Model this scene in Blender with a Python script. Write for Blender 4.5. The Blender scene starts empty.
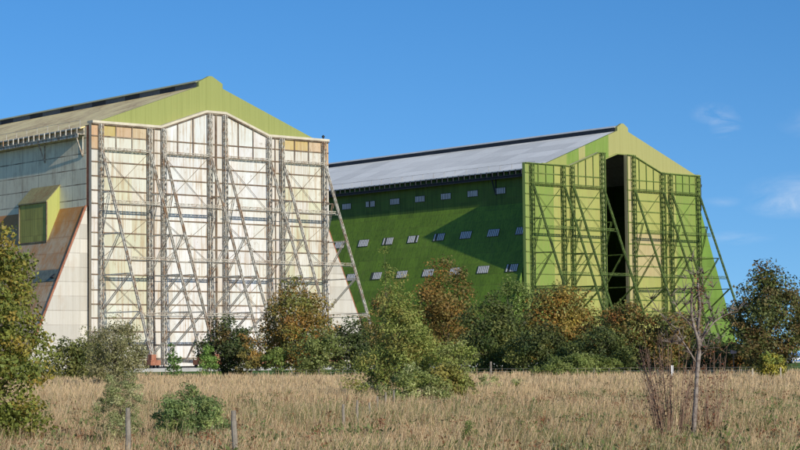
import bpy, math, random
import numpy as np
from mathutils import Matrix, Vector

SC = bpy.context.scene
COL = SC.collection
R = math.radians

# ------------------------------------------------------------------ camera
F_PX, CAM = 1979.142, Vector((-225.726, -320.393, 1.505))
YAW, PITCH, ROLL = R(40.541), R(3.831), R(-0.576)
FW = Vector((math.sin(YAW) * math.cos(PITCH), math.cos(YAW) * math.cos(PITCH), math.sin(PITCH)))
_r = Vector((math.cos(YAW), -math.sin(YAW), 0)); _u = _r.cross(FW)
RT = _r * math.cos(ROLL) + _u * math.sin(ROLL)
UP = _u * math.cos(ROLL) - _r * math.sin(ROLL)
cd = bpy.data.cameras.new('camera'); cam = bpy.data.objects.new('camera', cd); COL.objects.link(cam)
cd.sensor_width = 36; cd.lens = 36 * F_PX / 800; cd.clip_end = 9000; cd.clip_start = 0.5
m = Matrix((RT, UP, -FW)).transposed().to_4x4(); m.translation = CAM
cam.matrix_world = m
SC.camera = cam

GZ = -0.6      # the field lies a little lower than the hangar apron
def at(px, d, z=GZ):
    """ground point in the direction of photo column px at d metres"""
    a = YAW + math.atan2(px - 400, F_PX)
    return Vector((CAM.x + d * math.sin(a), CAM.y + d * math.cos(a), z))
def horizon(px):
    return 225 + math.tan(PITCH) * F_PX - (px - 400) * math.tan(-ROLL)
def hgt(px, py, d):
    """height above ground of something seen at photo row py, d metres away"""
    return CAM.z - GZ + (horizon(px) - py) * d / F_PX

# ------------------------------------------------------------------ helpers
def tag(o, label=None, cat=None, group=None, kind=None):
    if label: o['label'] = label
    if cat: o['category'] = cat
    if group: o['group'] = group
    if kind: o['kind'] = kind
    return o
def empty(name, loc, rz=0.0):
    o = bpy.data.objects.new(name, None); COL.objects.link(o)
    o.location = loc; o.rotation_euler = (0, 0, rz); o.empty_display_size = 0.5
    return o

class MB:
    """collects polygons; build() links them as one mesh object"""
    def __init__(s): s.v = []; s.f = []; s.m = []; s.c = []
    def poly(s, pts, mi=0, col=None):
        b = len(s.v); s.v += [tuple(p) for p in pts]; s.f.append(tuple(range(b, b + len(pts)))); s.m.append(mi); s.c.append(col)
    def hexa(s, p, mi=0, col=None):
        b = len(s.v); s.v += [tuple(q) for q in p]
        for q in ((0, 3, 2, 1), (4, 5, 6, 7), (0, 1, 5, 4), (1, 2, 6, 5), (2, 3, 7, 6), (3, 0, 4, 7)):
            s.f.append(tuple(b + i for i in q)); s.m.append(mi); s.c.append(col)
    def box(s, x0, x1, y0, y1, z0, z1, mi=0, col=None):
        s.hexa([(x0, y0, z0), (x1, y0, z0), (x1, y1, z0), (x0, y1, z0),
                (x0, y0, z1), (x1, y0, z1), (x1, y1, z1), (x0, y1, z1)], mi, col)
    def bar(s, p, q, w, h=None, mi=0, up=None):
        p = Vector(p); q = Vector(q); h = h or w
        d = (q - p)
        if d.length < 1e-6: return
        d.normalize()
        u = Vector(up) if up else (Vector((0, 0, 1)) if abs(d.z) < .9 else Vector((0, 1, 0)))
        a = d.cross(u).normalized() * (w / 2); b = d.cross(a).normalized() * (h / 2)
        s.hexa([p - a - b, p + a - b, p + a + b, p - a + b, q - a - b, q + a - b, q + a + b, q - a + b], mi)
    def prism(s, pts, axis, t0, t1, mi=0, col=None):
        """extrude a 2-D outline; axis 'y' (pts are x,z) or 'x' (pts are y,z)"""
        g = (lambda p, t: (p[0], t, p[1])) if axis == 'y' else (lambda p, t: (t, p[0], p[1]))
        n = len(pts); b = len(s.v)
        s.v += [g(p, t0) for p in pts] + [g(p, t1) for p in pts]
        s.f.append(tuple(range(b + n - 1, b - 1, -1))); s.f.append(tuple(range(b + n, b + 2 * n)))
        for i in range(n):
            j = (i + 1) % n; s.f.append((b + i, b + j, b + n + j, b + n + i))
        s.m += [mi] * (n + 2); s.c += [col] * (n + 2)
    def tube(s, pts, rads, n=7, mi=0, col=None):
        pts = [Vector(p) for p in pts]; b0 = len(s.v); a = None
        for i, p in enumerate(pts):
            d = (pts[min(i + 1, len(pts) - 1)] - pts[max(i - 1, 0)])
            d = d.normalized() if d.length > 1e-9 else Vector((0, 0, 1))
            if a is None: a = d.orthogonal().normalized()
            a = (a - d * a.dot(d)).normalized(); bb = d.cross(a)
            for k in range(n):
                t = 2 * math.pi * k / n
                s.v.append(tuple(p + (a * math.cos(t) + bb * math.sin(t)) * rads[i]))
        for i in range(len(pts) - 1):
            for k in range(n):
                k2 = (k + 1) % n
                s.f.append((b0 + i * n + k, b0 + i * n + k2, b0 + (i + 1) * n + k2, b0 + (i + 1) * n + k)); s.m.append(mi); s.c.append(col)
        e = b0 + (len(pts) - 1) * n
        s.f.append(tuple(range(e, e + n))); s.m.append(mi); s.c.append(col)
        s.f.append(tuple(range(b0 + n - 1, b0 - 1, -1))); s.m.append(mi); s.c.append(col)
    def lattice(s, p, q, a, b, chord=.16, lace=.09, step=1.3, mi=0):
        """four chords round the line p-q with zigzag lacing; a and b are half-width vectors"""
        p = Vector(p); q = Vector(q); a = Vector(a); b = Vector(b); L = (q - p).length; n = max(2, round(L / step))
        for sa in (-1, 1):
            for sb in (-1, 1):
                o = a * sa + b * sb; s.bar(p + o, q + o, chord, mi=mi)
        for face, oth in ((a, b), (b, a)):
            for so in (-1, 1):
                for i in range(n):
                    f0 = -1 if i % 2 else 1
                    s.bar(p.lerp(q, i / n) + face * f0 + oth * so, p.lerp(q, (i + 1) / n) - face * f0 + oth * so, lace, mi=mi)
    def build(s, name, mats, parent=None, smooth=False):
        me = bpy.data.meshes.new(name); me.from_pydata(s.v, [], s.f)
        for mm in (mats if isinstance(mats, (list, tuple)) else [mats]): me.materials.append(mm)
        me.polygons.foreach_set('material_index', s.m)
        if any(c is not None for c in s.c):
            at_ = me.attributes.new('tint', 'FLOAT_COLOR', 'CORNER'); arr = []
            for f, c in zip(s.f, s.c): arr += list((*(c or (1, 1, 1)), 1)) * len(f)
            at_.data.foreach_set('color', arr)
        if smooth: me.polygons.foreach_set('use_smooth', [True] * len(s.f))
        me.validate(); me.update()
        o = bpy.data.objects.new(name, me); COL.objects.link(o)
        if parent: o.parent = parent
        return o

# ------------------------------------------------------------------ materials
class NT:
    def __init__(s, name):
        s.mat = bpy.data.materials.new(name); s.mat.use_nodes = True
        s.t = s.mat.node_tree; s.t.nodes.clear()
        s.out = s.t.nodes.new('ShaderNodeOutputMaterial')
    def n(s, typ, **kw):
        nd = s.t.nodes.new(typ)
        for k, v in kw.items():
            if k.startswith('i_'):
                key = k[2:].replace('_', ' ')
                nd.inputs[key].default_value = v
            else: setattr(nd, k, v)
        return nd
    def l(s, a, b): s.t.links.new(a, b)
    def coords(s, scale=(1, 1, 1), loc=(0, 0, 0)):
        tc = s.n('ShaderNodeTexCoord'); mp = s.n('ShaderNodeMapping')
        mp.inputs['Scale'].default_value = scale; mp.inputs['Location'].default_value = loc
        s.l(tc.outputs['Object'], mp.inputs['Vector']); return mp.outputs['Vector']
    def noise(s, scale, vec=None, detail=4, rough=.6):
        nd = s.n('ShaderNodeTexNoise'); nd.inputs['Scale'].default_value = scale
        nd.inputs['Detail'].default_value = detail; nd.inputs['Roughness'].default_value = rough
        if vec is not None: s.l(vec, nd.inputs['Vector'])
        return nd.outputs['Fac']
    def ramp(s, fac, stops):
        nd = s.n('ShaderNodeValToRGB'); e = nd.color_ramp.elements
        while len(e) < len(stops): e.new(.5)
        for el, (p, c) in zip(e, stops):
            el.position = p; el.color = (*c, 1) if isinstance(c, (tuple, list)) else (c, c, c, 1)
        s.l(fac, nd.inputs['Fac']); return nd.outputs['Color']
    def mix(s, fac, a, b, mode='MIX'):
        nd = s.n('ShaderNodeMix', data_type='RGBA', blend_type=mode)
        for sock, v in ((nd.inputs[0], fac), (nd.inputs[6], a), (nd.inputs[7], b)):
            if hasattr(v, 'links') or isinstance(v, bpy.types.NodeSocket): s.l(v, sock)
            elif isinstance(v, (tuple, list)): sock.default_value = (*v, 1)
            else: sock.default_value = v
        return nd.outputs[2]
    def math(s, op, a, b=0.0):
        nd = s.n('ShaderNodeMath', operation=op)
        for i, v in enumerate((a, b)):
            if isinstance(v, bpy.types.NodeSocket): s.l(v, nd.inputs[i])
            else: nd.inputs[i].default_value = v
        return nd.outputs[0]
    def attr(s, name='tint'):
        nd = s.n('ShaderNodeAttribute'); nd.attribute_name = name; return nd.outputs['Color']
    def finish(s, color, rough=.7, spec=.3, metal=0.0, bump=None, bstr=.3, bdist=.05):
        p = s.n('ShaderNodeBsdfPrincipled')
        if isinstance(color, bpy.types.NodeSocket): s.l(color, p.inputs['Base Color'])
        else: p.inputs['Base Color'].default_value = (*color, 1)
        if isinstance(rough, bpy.types.NodeSocket): s.l(rough, p.inputs['Roughness'])
        else: p.inputs['Roughness'].default_value = rough
        p.inputs['Specular IOR Level'].default_value = spec; p.inputs['Metallic'].default_value = metal
        if bump is not None:
            b = s.n('ShaderNodeBump'); b.inputs['Strength'].default_value = bstr; b.inputs['Distance'].default_value = bdist
            s.l(bump, b.inputs['Height']); s.l(b.outputs[0], p.inputs['Normal'])
        s.l(p.outputs[0], s.out.inputs['Surface']); return s.mat

def sheet_mat(name, base=None, rust=0.3, rustcol=((.20, .085, .03), (.36, .20, .08)), streak=.25, seams=None, axis='y', grime=(.25, .24, .2), rough=.65, dark_seam=.45, top_rust=None):
    """painted corrugated sheet: down-running streaks, rust blooms, sheet-lap seams; base None reads the per-face tint"""
    t = NT(name)
    col = t.attr() if base is None else t.mix(0.0, base, base)
    h = (8, .3, .12) if axis == 'x' else (.3, 8, .12) if axis == 'y' else (8, 8, .12)
    # sheets of slightly different tone
    st = t.noise(1.0, t.coords((h[0] * .22, h[1] * .22, .25)), 5, .7)
    col = t.mix(t.math('MULTIPLY', t.ramp(st, [(.42, 0), (.75, 1)]), streak * 1.5), col, grime)
    fine = t.noise(1.0, t.coords((3.5, 3.5, .05)), 3, .6)
    col = t.mix(t.math('MULTIPLY', t.ramp(fine, [(.48, 0), (.66, 1)]), streak), col, grime, 'MULTIPLY')
    if seams:
        sep = t.n('ShaderNodeSeparateXYZ'); t.l(t.coords(), sep.inputs[0])
        hv = sep.outputs['X'] if axis == 'x' else sep.outputs['Y']
        cz = t.math('DIVIDE', sep.outputs['Z'], seams[1]); chh = t.math('DIVIDE', hv, seams[0])
        fz = t.math('FRACT', cz); fh = t.math('FRACT', chh)
        lz = t.math('LESS_THAN', fz, .2 / seams[1]); lh = t.math('LESS_THAN', fh, .12 / seams[0])
        nz = t.noise(.35, t.coords(), 3)
        line = t.math('MULTIPLY', t.math('MAXIMUM', lz, t.math('MULTIPLY', lh, .7)), t.ramp(nz, [(.3, .3), (.65, 1)]))
        cb = t.n('ShaderNodeCombineXYZ'); t.l(t.math('FLOOR', chh), cb.inputs[0]); t.l(t.math('FLOOR', cz), cb.inputs[1])
        wn = t.n('ShaderNodeTexWhiteNoise', noise_dimensions='2D'); t.l(cb.outputs[0], wn.inputs['Vector'])
        col = t.mix(1.0, col, t.ramp(wn.outputs['Value'], [(0, .82), (1, 1.08)]), 'MULTIPLY')
        col = t.mix(t.math('MULTIPLY', line, dark_seam), col, (.1, .055, .03))
    rn = t.noise(.16, t.coords((1, 1, .55)), 6, .72); rn2 = t.noise(1.2, t.coords((1, 1, .12)), 4, .65)
    rfac = t.math('MULTIPLY', t.ramp(rn, [(.66 - rust * .45, 0), (.78 - rust * .3, 1)]), t.ramp(rn2, [(.35, .15), (.65, 1)]))
    if top_rust:
        sp = t.n('ShaderNodeSeparateXYZ'); t.l(t.coords(), sp.inputs[0])
        up = t.math('DIVIDE', t.math('SUBTRACT', sp.outputs['Z'], top_rust[0]), top_rust[1])
        nn = t.noise(.45, t.coords((1, 1, .35), (3, 5, 0)), 5, .7)
        rfac = t.math('MAXIMUM', rfac, t.math('MULTIPLY', t.ramp(t.math('ADD', t.math('MULTIPLY', up, .5), t.math('SUBTRACT', nn, .5)), [(.1, 0), (.45, 1)]), .95))
    rc = t.mix(t.noise(2.0, t.coords((1, 1, .2)), 3), rustcol[0], rustcol[1])
    col = t.mix(t.math('MULTIPLY', rfac, min(1, rust * 2.2)), col, rc)
    w = t.n('ShaderNodeTexWave', wave_type='BANDS', bands_direction='X' if axis == 'x' else 'Y')
    w.inputs['Scale'].default_value = 1.1; t.l(t.coords(), w.inputs['Vector'])
    return t.finish(col, rough, .25, bump=w.outputs['Fac'], bstr=.25, bdist=.05)

def steel_mat(name, a, b, c, s=1.2):
    t = NT(name)
    n1 = t.noise(s, t.coords(), 5, .75); n2 = t.noise(s * .5, t.coords((1, 1, .5), (7, 3, 1)), 4, .7)
    col = t.mix(t.ramp(n1, [(.42, 0), (.55, 1)]), a, b); col = t.mix(t.ramp(n2, [(.5, 0), (.64, 1)]), col, c)
    return t.finish(col, .75, .2)
def door_mat(name, amount, drip, dirt):
    """per-sheet tint with rust running down from the sheeting rails, blotches and general dirt"""
    t = NT(name); col = t.attr()
    a = t.noise(1.0, t.coords((.5, .5, .18)), 5, .7)
    col = t.mix(t.math('MULTIPLY', t.ramp(a, [(.4, 0), (.72, 1)]), amount * .8), col, dirt)
    b = t.noise(1.0, t.coords((2.2, 2.2, .10), (3, 0, 0)), 5, .65)
    msk = t.noise(.16, t.coords((1, 1, .8), (11, 0, 2)), 4, .65)
    col = t.mix(t.math('MULTIPLY', t.math('MULTIPLY', t.ramp(b, [(.48, 0), (.60, 1)]), t.ramp(msk, [(.36, .15), (.56, 1)])), amount), col, drip)
    c = t.noise(1.4, t.coords((1, 1, .6), (0, 0, 9)), 6, .75); c2 = t.noise(.22, t.coords((1, 1, 1), (5, 5, 1)), 4)
    col = t.mix(t.math('MULTIPLY', t.math('MULTIPLY', t.ramp(c, [(.58, 0), (.66, 1)]), t.ramp(c2, [(.42, 0), (.58, 1)])), amount * 1.2), col, tuple(x * .62 for x in drip))
    w = t.n('ShaderNodeTexWave', wave_type='BANDS', bands_direction='X'); w.inputs['Scale'].default_value = 1.1; t.l(t.coords(), w.inputs['Vector'])
    return t.finish(col, .65, .25, bump=w.outputs['Fac'], bstr=.25, bdist=.05)
def plain_mat(name, c, var=.25, scale=3.0, rough=.8, spec=.2):
    t = NT(name); n1 = t.noise(scale, t.coords(), 4)
    lo = tuple(x * (1 - var) for x in c); hi = tuple(min(1, x * (1 + var)) for x in c)
    return t.finish(t.mix(t.ramp(n1, [(.3, 0), (.7, 1)]), lo, hi), rough, spec)

M = {}
M['door_left'] = door_mat('peeling cream sheet', .62, (.38, .25, .12), (.55, .51, .40))
M['door_green'] = door_mat('green and cream sheet', .32, (.34, .25, .11), (.24, .25, .08))
M['tri_left'] = sheet_mat('off white annex sheet', (.60, .57, .49), .20, ((.32, .17, .07), (.45, .3, .16)), .2, (30, 2.7), 'x', (.5, .46, .36), dark_seam=.3)
M['wall_left'] = sheet_mat('weathered grey sheet', (.90, .83, .60), .38, ((.26, .17, .10), (.42, .30, .17)), .16, (6.3, 2.9), 'y', (.38, .34, .26), dark_seam=.9)
M['slope_left'] = sheet_mat('rusting buff sheet', (.62, .52, .35), .74, ((.40, .16, .04), (.58, .28, .09)), .22, (9.5, 3.1), 'y', (.34, .23, .11), top_rust=(20, 10))
M['roof_left'] = sheet_mat('mossy brown roof sheet', (.92, .75, .36), .5, ((.32, .17, .08), (.52, .37, .19)), .2, None, 'y', (.34, .29, .17))
M['gable_left'] = sheet_mat('olive gable sheet', (.295, .32, .10), .14, ((.3, .2, .08), (.4, .3, .1)), .18, None, 'x', (.28, .32, .1))
M['gable_green'] = sheet_mat('cream and green gable sheet', None, .06, ((.35, .2, .1), (.45, .3, .15)), .18, None, 'x', (.38, .36, .16))
M['wall_green'] = sheet_mat('shaded green sheet', (.11, .20, .030), .24, ((.12, .15, .05), (.16, .2, .07)), .4, (3.3, 2.6), 'y', (.06, .11, .025), .6, dark_seam=.22)  # darker copy of the slope green, the upright wall's shade put into the colour
M['slope_green'] = sheet_mat('sunlit green sheet', (.19, .315, .03), .24, ((.14, .18, .04), (.19, .24, .06)), .4, (3.3, 2.6), 'y', (.08, .14, .025), .6, dark_seam=.22)  # lighter copy of the wall green, sunlight on the slope painted in
M['tri_green'] = sheet_mat('bright green sheet', (.155, .255, .042), .02, ((.3, .3, .08), (.3, .3, .1)), .15, (30, 2.6), 'x', (.15, .3, .05), dark_seam=.15)
M['roof_green'] = sheet_mat('pale grey roof sheet', (.92, .90, .80), .05, ((.5, .48, .42), (.55, .53, .48)), .22, (7.6, 1.9), 'y', (.58, .57, .52), .6, dark_seam=.12)
M['dormer_front'] = sheet_mat('dull green sheet', (.46, .42, .10), .03, ((.2, .15, .06), (.2, .15, .06)), .3, (1.6, 3.2), 'y', (.1, .13, .05), dark_seam=.3)
M['dormer_side'] = sheet_mat('yellow green sheet', (.40, .42, .12), .04, ((.3, .2, .06), (.3, .2, .06)), .2, None, 'x', (.3, .3, .1))
M['dormer_roof'] = sheet_mat('rusty olive sheet', (.34, .31, .14), .5, ((.2, .1, .04), (.3, .18, .08)), .4, None, 'y', (.2, .17, .09))
M['cream'] = plain_mat('cream painted ledge', (.60, .54, .41), .15, .6)
M['steel_left'] = steel_mat('flaking painted steel', (.29, .25, .19), (.60, .57, .48), (.31, .19, .11), 1.3)
M['steel_pale'] = steel_mat('grey painted steel', (.44, .43, .38), (.56, .54, .47), (.30, .2, .13), 1.0)
M['rail_left'] = steel_mat('rust brown rail', (.14, .095, .065), (.21, .15, .10), (.30, .25, .18), .6)
M['rust'] = steel_mat('red oxide steel', (.30, .11, .06), (.38, .17, .10), (.2, .08, .05), 1.3)
M['steel_green'] = steel_mat('dark green steel', (.085, .125, .035), (.14, .20, .05), (.06, .085, .03), 1.2)
M['rail_green'] = steel_mat('olive rail', (.12, .17, .04), (.17, .22, .06), (.08, .12, .03), .6)
M['dark'] = plain_mat('dark steel', (.035, .04, .045), .3)
M['vent_dark'] = plain_mat('dark louvre', (.05, .055, .065), .2)
M['vent_pale'] = plain_mat('grey louvre', (.13, .145, .16), .2)
M['cap'] = plain_mat('ridge cap', (.36, .38, .24), .2, .7)
M['cap_grey'] = plain_mat('grey ridge cap', (.55, .58, .56), .12, .7)
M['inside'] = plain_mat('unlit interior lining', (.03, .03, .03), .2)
M['glass'] = plain_mat('white translucent pane', (.66, .67, .66), .15, .5, .3, .5)
M['frame'] = plain_mat('dark window frame', (.075, .09, .06), .2)
M['skylight'] = plain_mat('grey green skylight sheet', (.15, .165, .12), .3, 1.2, .5, .4)
M['wood'] = steel_mat('weathered wood', (.19, .165, .13), (.27, .24, .19), (.13, .11, .085), 6)
M['stake'] = plain_mat('pale stake wood', (.5, .44, .33), .2, 8)
M['bark'] = steel_mat('brown bark', (.09, .07, .05), (.13, .105, .08), (.06, .05, .04), 5)
M['bark_dead'] = steel_mat('bleached dead wood', (.155, .115, .09), (.28, .24, .20), (.09, .062, .047), 9)
M['twig_red'] = plain_mat('red brown twig', (.27, .175, .12), .3, 5)

def leaf_mat(name, transl=.3, spec=.25, rough=.55):
    t = NT(name); c = t.attr()
    p = t.n('ShaderNodeBsdfPrincipled'); t.l(c, p.inputs['Base Color']); p.inputs['Roughness'].default_value = rough
    p.inputs['Specular IOR Level'].default_value = spec
    tr = t.n('ShaderNodeBsdfTranslucent'); t.l(t.mix(1.0, c, (1.25, 1.15, .7), 'MULTIPLY'), tr.inputs['Color'])
    ms = t.n('ShaderNodeMixShader'); ms.inputs[0].default_value = transl
    t.l(p.outputs[0], ms.inputs[1]); t.l(tr.outputs[0], ms.inputs[2]); t.l(ms.outputs[0], t.out.inputs['Surface'])
    return t.mat
M['leaf'] = leaf_mat('foliage')
M['leaf_silver'] = leaf_mat('silvery foliage', .3, .15, .6)
M['grass'] = leaf_mat('dry grass', .3, .15, .7)

# ------------------------------------------------------------------ ground
def ground_mat():
    t = NT('rough field soil and thatch')
    v = t.coords()
    a = t.noise(.05, v, 5); b = t.noise(.9, v, 5, .7)
    c = t.mix(t.ramp(b, [(.35, 0), (.65, 1)]), (.30, .215, .125), (.42, .32, .19))
    c = t.mix(t.math('MULTIPLY', t.ramp(a, [(.5, 0), (.68, 1)]), .6), c, (.13, .14, .05))
    return t.finish(c, .95, .05, bump=b, bstr=.6, bdist=.15)
def turf_mat():
    t = NT('mown green turf'); v = t.coords()
    b = t.noise(.4, v, 6, .7)
    return t.finish(t.mix(t.ramp(b, [(.3, 0), (.7, 1)]), (.085, .16, .03), (.13, .21, .05)), .95, .05, bump=b, bstr=.5, bdist=.1)
def conc_mat():
    t = NT('pale concrete apron'); v = t.coords()
    b = t.noise(.6, v, 6, .7)
    return t.finish(t.mix(t.ramp(b, [(.3, 0), (.7, 1)]), (.34, .33, .31), (.45, .44, .41)), .9, .1)
b = MB(); S = 5000
b.poly([(-S, -S, GZ), (S, -S, GZ), (S, S, GZ), (-S, S, GZ)]); tag(b.build('ground', ground_mat()), kind='structure')
# the mown airfield beyond the fence
FA, FB = at(-60, 222), at(860, 166)
fd = (FB - FA).normalized(); fn = Vector((-fd.y, fd.x, 0))
if fn.dot(Vector((0, 0, 0)) - FA) < 0: fn = -fn
b = MB(); e0 = FA - fd * 1500 + fn * 14; e1 = FB + fd * 1500 + fn * 14
b.poly([(p.x, p.y, GZ + .004) for p in (e0, e1, e1 + fn * 3000, e0 + fn * 3000)]); tag(b.build('airfield_turf', turf_mat()), kind='structure')
b = MB(); b.box(-62, 182, -27, 258, GZ - .3, .008); tag(b.build('concrete_apron', conc_mat()), kind='structure')

# ------------------------------------------------------------------ hangars
RAILS = [43.9, 41.4, 39.0, 36.3, 33.6, 31.1, 28.4, 25.6, 23.0, 20.5, 17.7, 14.8, 12.1, 9.5, 6.9, 4.4, 1.8]
H, HP, KINK, PEAK = 46.27, 50.05, 13.0, 2.34
rng = random.Random(5)

def top_at(x, k=1.0):
    x = abs(x) / k
    if x >= KINK: return H
    if x <= PEAK: return HP
    return HP + (H - HP) * (x - PEAK) / (KINK - PEAK)

def jit(c, a=.06):
    f = 1 + rng.uniform(-a, a); return tuple(max(0, x * f * (1 + rng.uniform(-a / 3, a / 3))) for x in c)

def door_leaf(hangar, s, off, k, style):
    """one sliding door leaf: cladding plus steelwork. s = -1 or 1, k = width scale"""
    xs = [0, 1.85, 12.7, 14.6, 15.95, 26.8, 28.5]
    X = lambda a: off + s * a * k
    zs = [0.25] + sorted(RAILS)
    # cladding, one face patch per sheet
    b = MB()
    for i in range(6):
        nsub = 3 if xs[i + 1] - xs[i] > 5 else 1
        if style == 'green' and nsub == 3: nsub = 4
        for j in range(nsub):
            a0 = xs[i] + (xs[i + 1] - xs[i]) * j / nsub; a1 = xs[i] + (xs[i + 1] - xs[i]) * (j + 1) / nsub
            for r, z0 in enumerate(zs):
                last = r == len(zs) - 1
                z1 = zs[r + 1] if not last else None
                if style == 'left':
                    c = {1: (.82, .83, .80), 4: (.75, .75, .63) if s < 0 else (.77, .765, .67)}.get(i, (.74, .72, .66))
                    if z0 < 34 and i == 4 and rng.random() < .5: c = (.68, .68, .49)
                    if i == 4 and r >= len(zs) - 1:
                        c = (.62, .46, .17) if (j == 0) == (s > 0) or j == 1 and s > 0 else (.70, .52, .32)
                    if i == 4 and r == len(zs) - 1 and s < 0: c = [(.66, .52, .33), (.64, .42, .24), (.60, .47, .17)][j]
                    if i == 5 and r >= len(zs) - 2: c = (.62, .40, .22)
                    c = tuple(v * .84 for v in jit(c, .06))
                else:
                    pale, green = (.36, .375, .108), (.205, .295, .06)
                    c = pale
                    if i == 5: c = (.24, .32, .085) if s < 0 else green
                    if i == 4: c = green if (j >= 1) else pale
                    if i == 1 and s > 0 and 20 < z0 < 30: c = (.46, .38, .19)
                    if i == 0 and s > 0: c = (.46, .40, .2)
                    if i == 0 and s < 0: c = (.34, .37, .15)
                    c = jit(c, .035)
                t0 = z1 if not last else top_at(a0); t1 = z1 if not last else top_at(a1)
                p = [(X(a0), -.55, z0), (X(a1), -.55, z0), (X(a1), -.55, t1 - .03), (X(a0), -.55, t0 - .03)]
                b.poly(p if s > 0 else p[::-1], 0, c)
    prof = [0, 1.85, PEAK, 12.7, KINK, 28.5]
    pts = [(X(a), top_at(a) - .03) for a in prof]
    for q0, q1 in zip(pts, pts[1:]):       # top, back
        b.poly([(q0[0], -.55, q0[1]), (q1[0], -.55, q1[1]), (q1[0], .35, q1[1]), (q0[0], .35, q0[1])], 0, (.5, .45, .35))
        b.poly([(q0[0], .35, .25), (q1[0], .35, .25), (q1[0], .35, q1[1]), (q0[0], .35, q0[1])], 1, (.1, .1, .1))
    ec = (.60, .50, .36) if style == 'left' else (.52, .46, .25) if s > 0 else (.30, .42, .1)
    for a in (0, 28.5):
        b.poly([(X(a), -.55, .25), (X(a), .35, .25), (X(a), .35, top_at(a) - .03), (X(a), -.55, top_at(a) - .03)], 0, ec)
    leaf = b.build('door_leaf', [M['door_' + style], M['inside']], hangar)
    st, rl = M['steel_' + style], M['rail_' + style]
    # horizontal sheeting rails
    for z in RAILS:
        r = MB(); r.box(min(X(0), X(28.5)) + .02, max(X(0), X(28.5)) - .02, -.72, -.552, z - .11, z + .11)
        r.build('sheeting_rail', rl, leaf)
    # upright sheeting mullions: at the narrow bays full height, thirds of the wide bays above the top truss
    ups = [(0.12, .25), (14.6, .25)]
    for a0, a1 in ((1.85, 12.7), (15.95, 26.8)):
        n = 3 if style == 'left' else 4
        ups += [(a0 + (a1 - a0) * j / n, 41.6) for j in range(1, n)]
    for a, z0 in ups:
        r = MB(); r.box(X(a) - .09, X(a) + .09, -.80, -.722, z0, top_at(a) - .1); r.build('mullion', rl, leaf)
    # top edge member following the profile
    r = MB()
    for q0, q1 in zip(pts, pts[1:]): r.bar((q0[0], -.85, q0[1] - .12), (q1[0], -.85, q1[1] - .12), .24, .2)
    r.build('head_rail', rl, leaf)
    # thin diagonal wind bracing in the wide bays
    r = MB()
    for a0, a1 in ((1.85, 12.7), (15.95, 26.8)):
        for z0, z1 in ((31.1, 41.2), (20.5, 28.6), (9.5, 18.5)):
            r.bar((X(a0), -.84, z0), (X(a1), -.84, z1), .07); r.bar((X(a0), -.90, z1), (X(a1), -.90, z0), .07)
    r.build('wind_bracing', rl, leaf)
    # buttresses: lattice post, raking leg, ties and diagonals, wheeled bogie
    sl = .456 if style == 'left' else .43
    leg_y = lambda z: -1.15 - max(0, 39.8 - z) * sl
    LV = [33.1, 25.2, 17.5, 10.4]
    for a in (1.85, 12.7, 15.95, 26.8):
        x = X(a); g = MB()
        g.lattice((x, -1.35, .5), (x, -1.35, top_at(a) - .15), (.29, 0, 0), (0, .3, 0), .15, .075, 1.15)
        g.lattice((x, leg_y(41) - .5, 41.2), (x, leg_y(1.2), 1.2), (.19, 0, 0), (0, .16, .09), .12, .06, 1.0)
        lv = LV
        for z in lv:
            for o in (-.24, .24): g.bar((x + o, -1.6, z), (x + o, leg_y(z) + .1, z), .09, .19, 1)
        pz = LV + [1.6]
        for i, z in enumerate(LV):
            zn = pz[i + 1] + .5
            for o in (-.2, .2): g.bar((x + o, leg_y(z) + .1, z), (x + o, -1.6, zn), .09, .18, 1)
        # foot frame and bogie
        fy = leg_y(1.2)
        g.bar((x, -1.6, 1.6), (x, fy, 1.0), .3, .5, 0)
        g.bar((x, fy + 5.5, 1.1), (x, fy + 1.2, 6.4), .2, .3, 1); g.bar((x, fy + .2, 1.1), (x, fy + 1.9, 4.8), .3, .4, 2)
        g.box(x - 1.1, x + 1.1, fy - .9, fy + 1.5, .55, 1.5, 2); g.box(x - .5, x + .5, fy - .3, fy + .9, 1.5, 2.5, 2)
        for wx in (-.75, .75):
            for wy in (-.45, 1.0):
                g.tube([(x + wx - .12, fy + wy, .42), (x + wx + .12, fy + wy, .42)], [.41, .41], 12, 3)
        o = g.build('buttress', [st, M['steel_pale'] if style == 'left' else st, M['rust'] if style == 'left' else st, M['dark']], leaf)
    # horizontal trusses across the wide bays
    for a0, a1 in ((1.85, 12.7), (15.95, 26.8)):
        for z, yy in ((41.5, -1.35), (31.2, leg_y(31.2)), (20.4, leg_y(20.4)), (9.9, leg_y(9.9))):
            g = MB(); p, q = (X(a0), yy, z), (X(a1), yy, z)
            g.lattice(p, q, (0, .22, 0), (0, 0, .2), .09, .05, .9); g.build('horizontal_truss', M['steel_left'] if style == 'left' else st, leaf)
    # continuous rails tying the legs together
    for z in (31.2, 20.4, 9.9):
        g = MB(); g.bar((X(.6), leg_y(z) + .35, z - .4), (X(27.6), leg_y(z) + .35, z - .4), .12, .12)
        g.build('tie_rail', M['steel_pale'] if style == 'left' else st, leaf)
    return leaf

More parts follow.
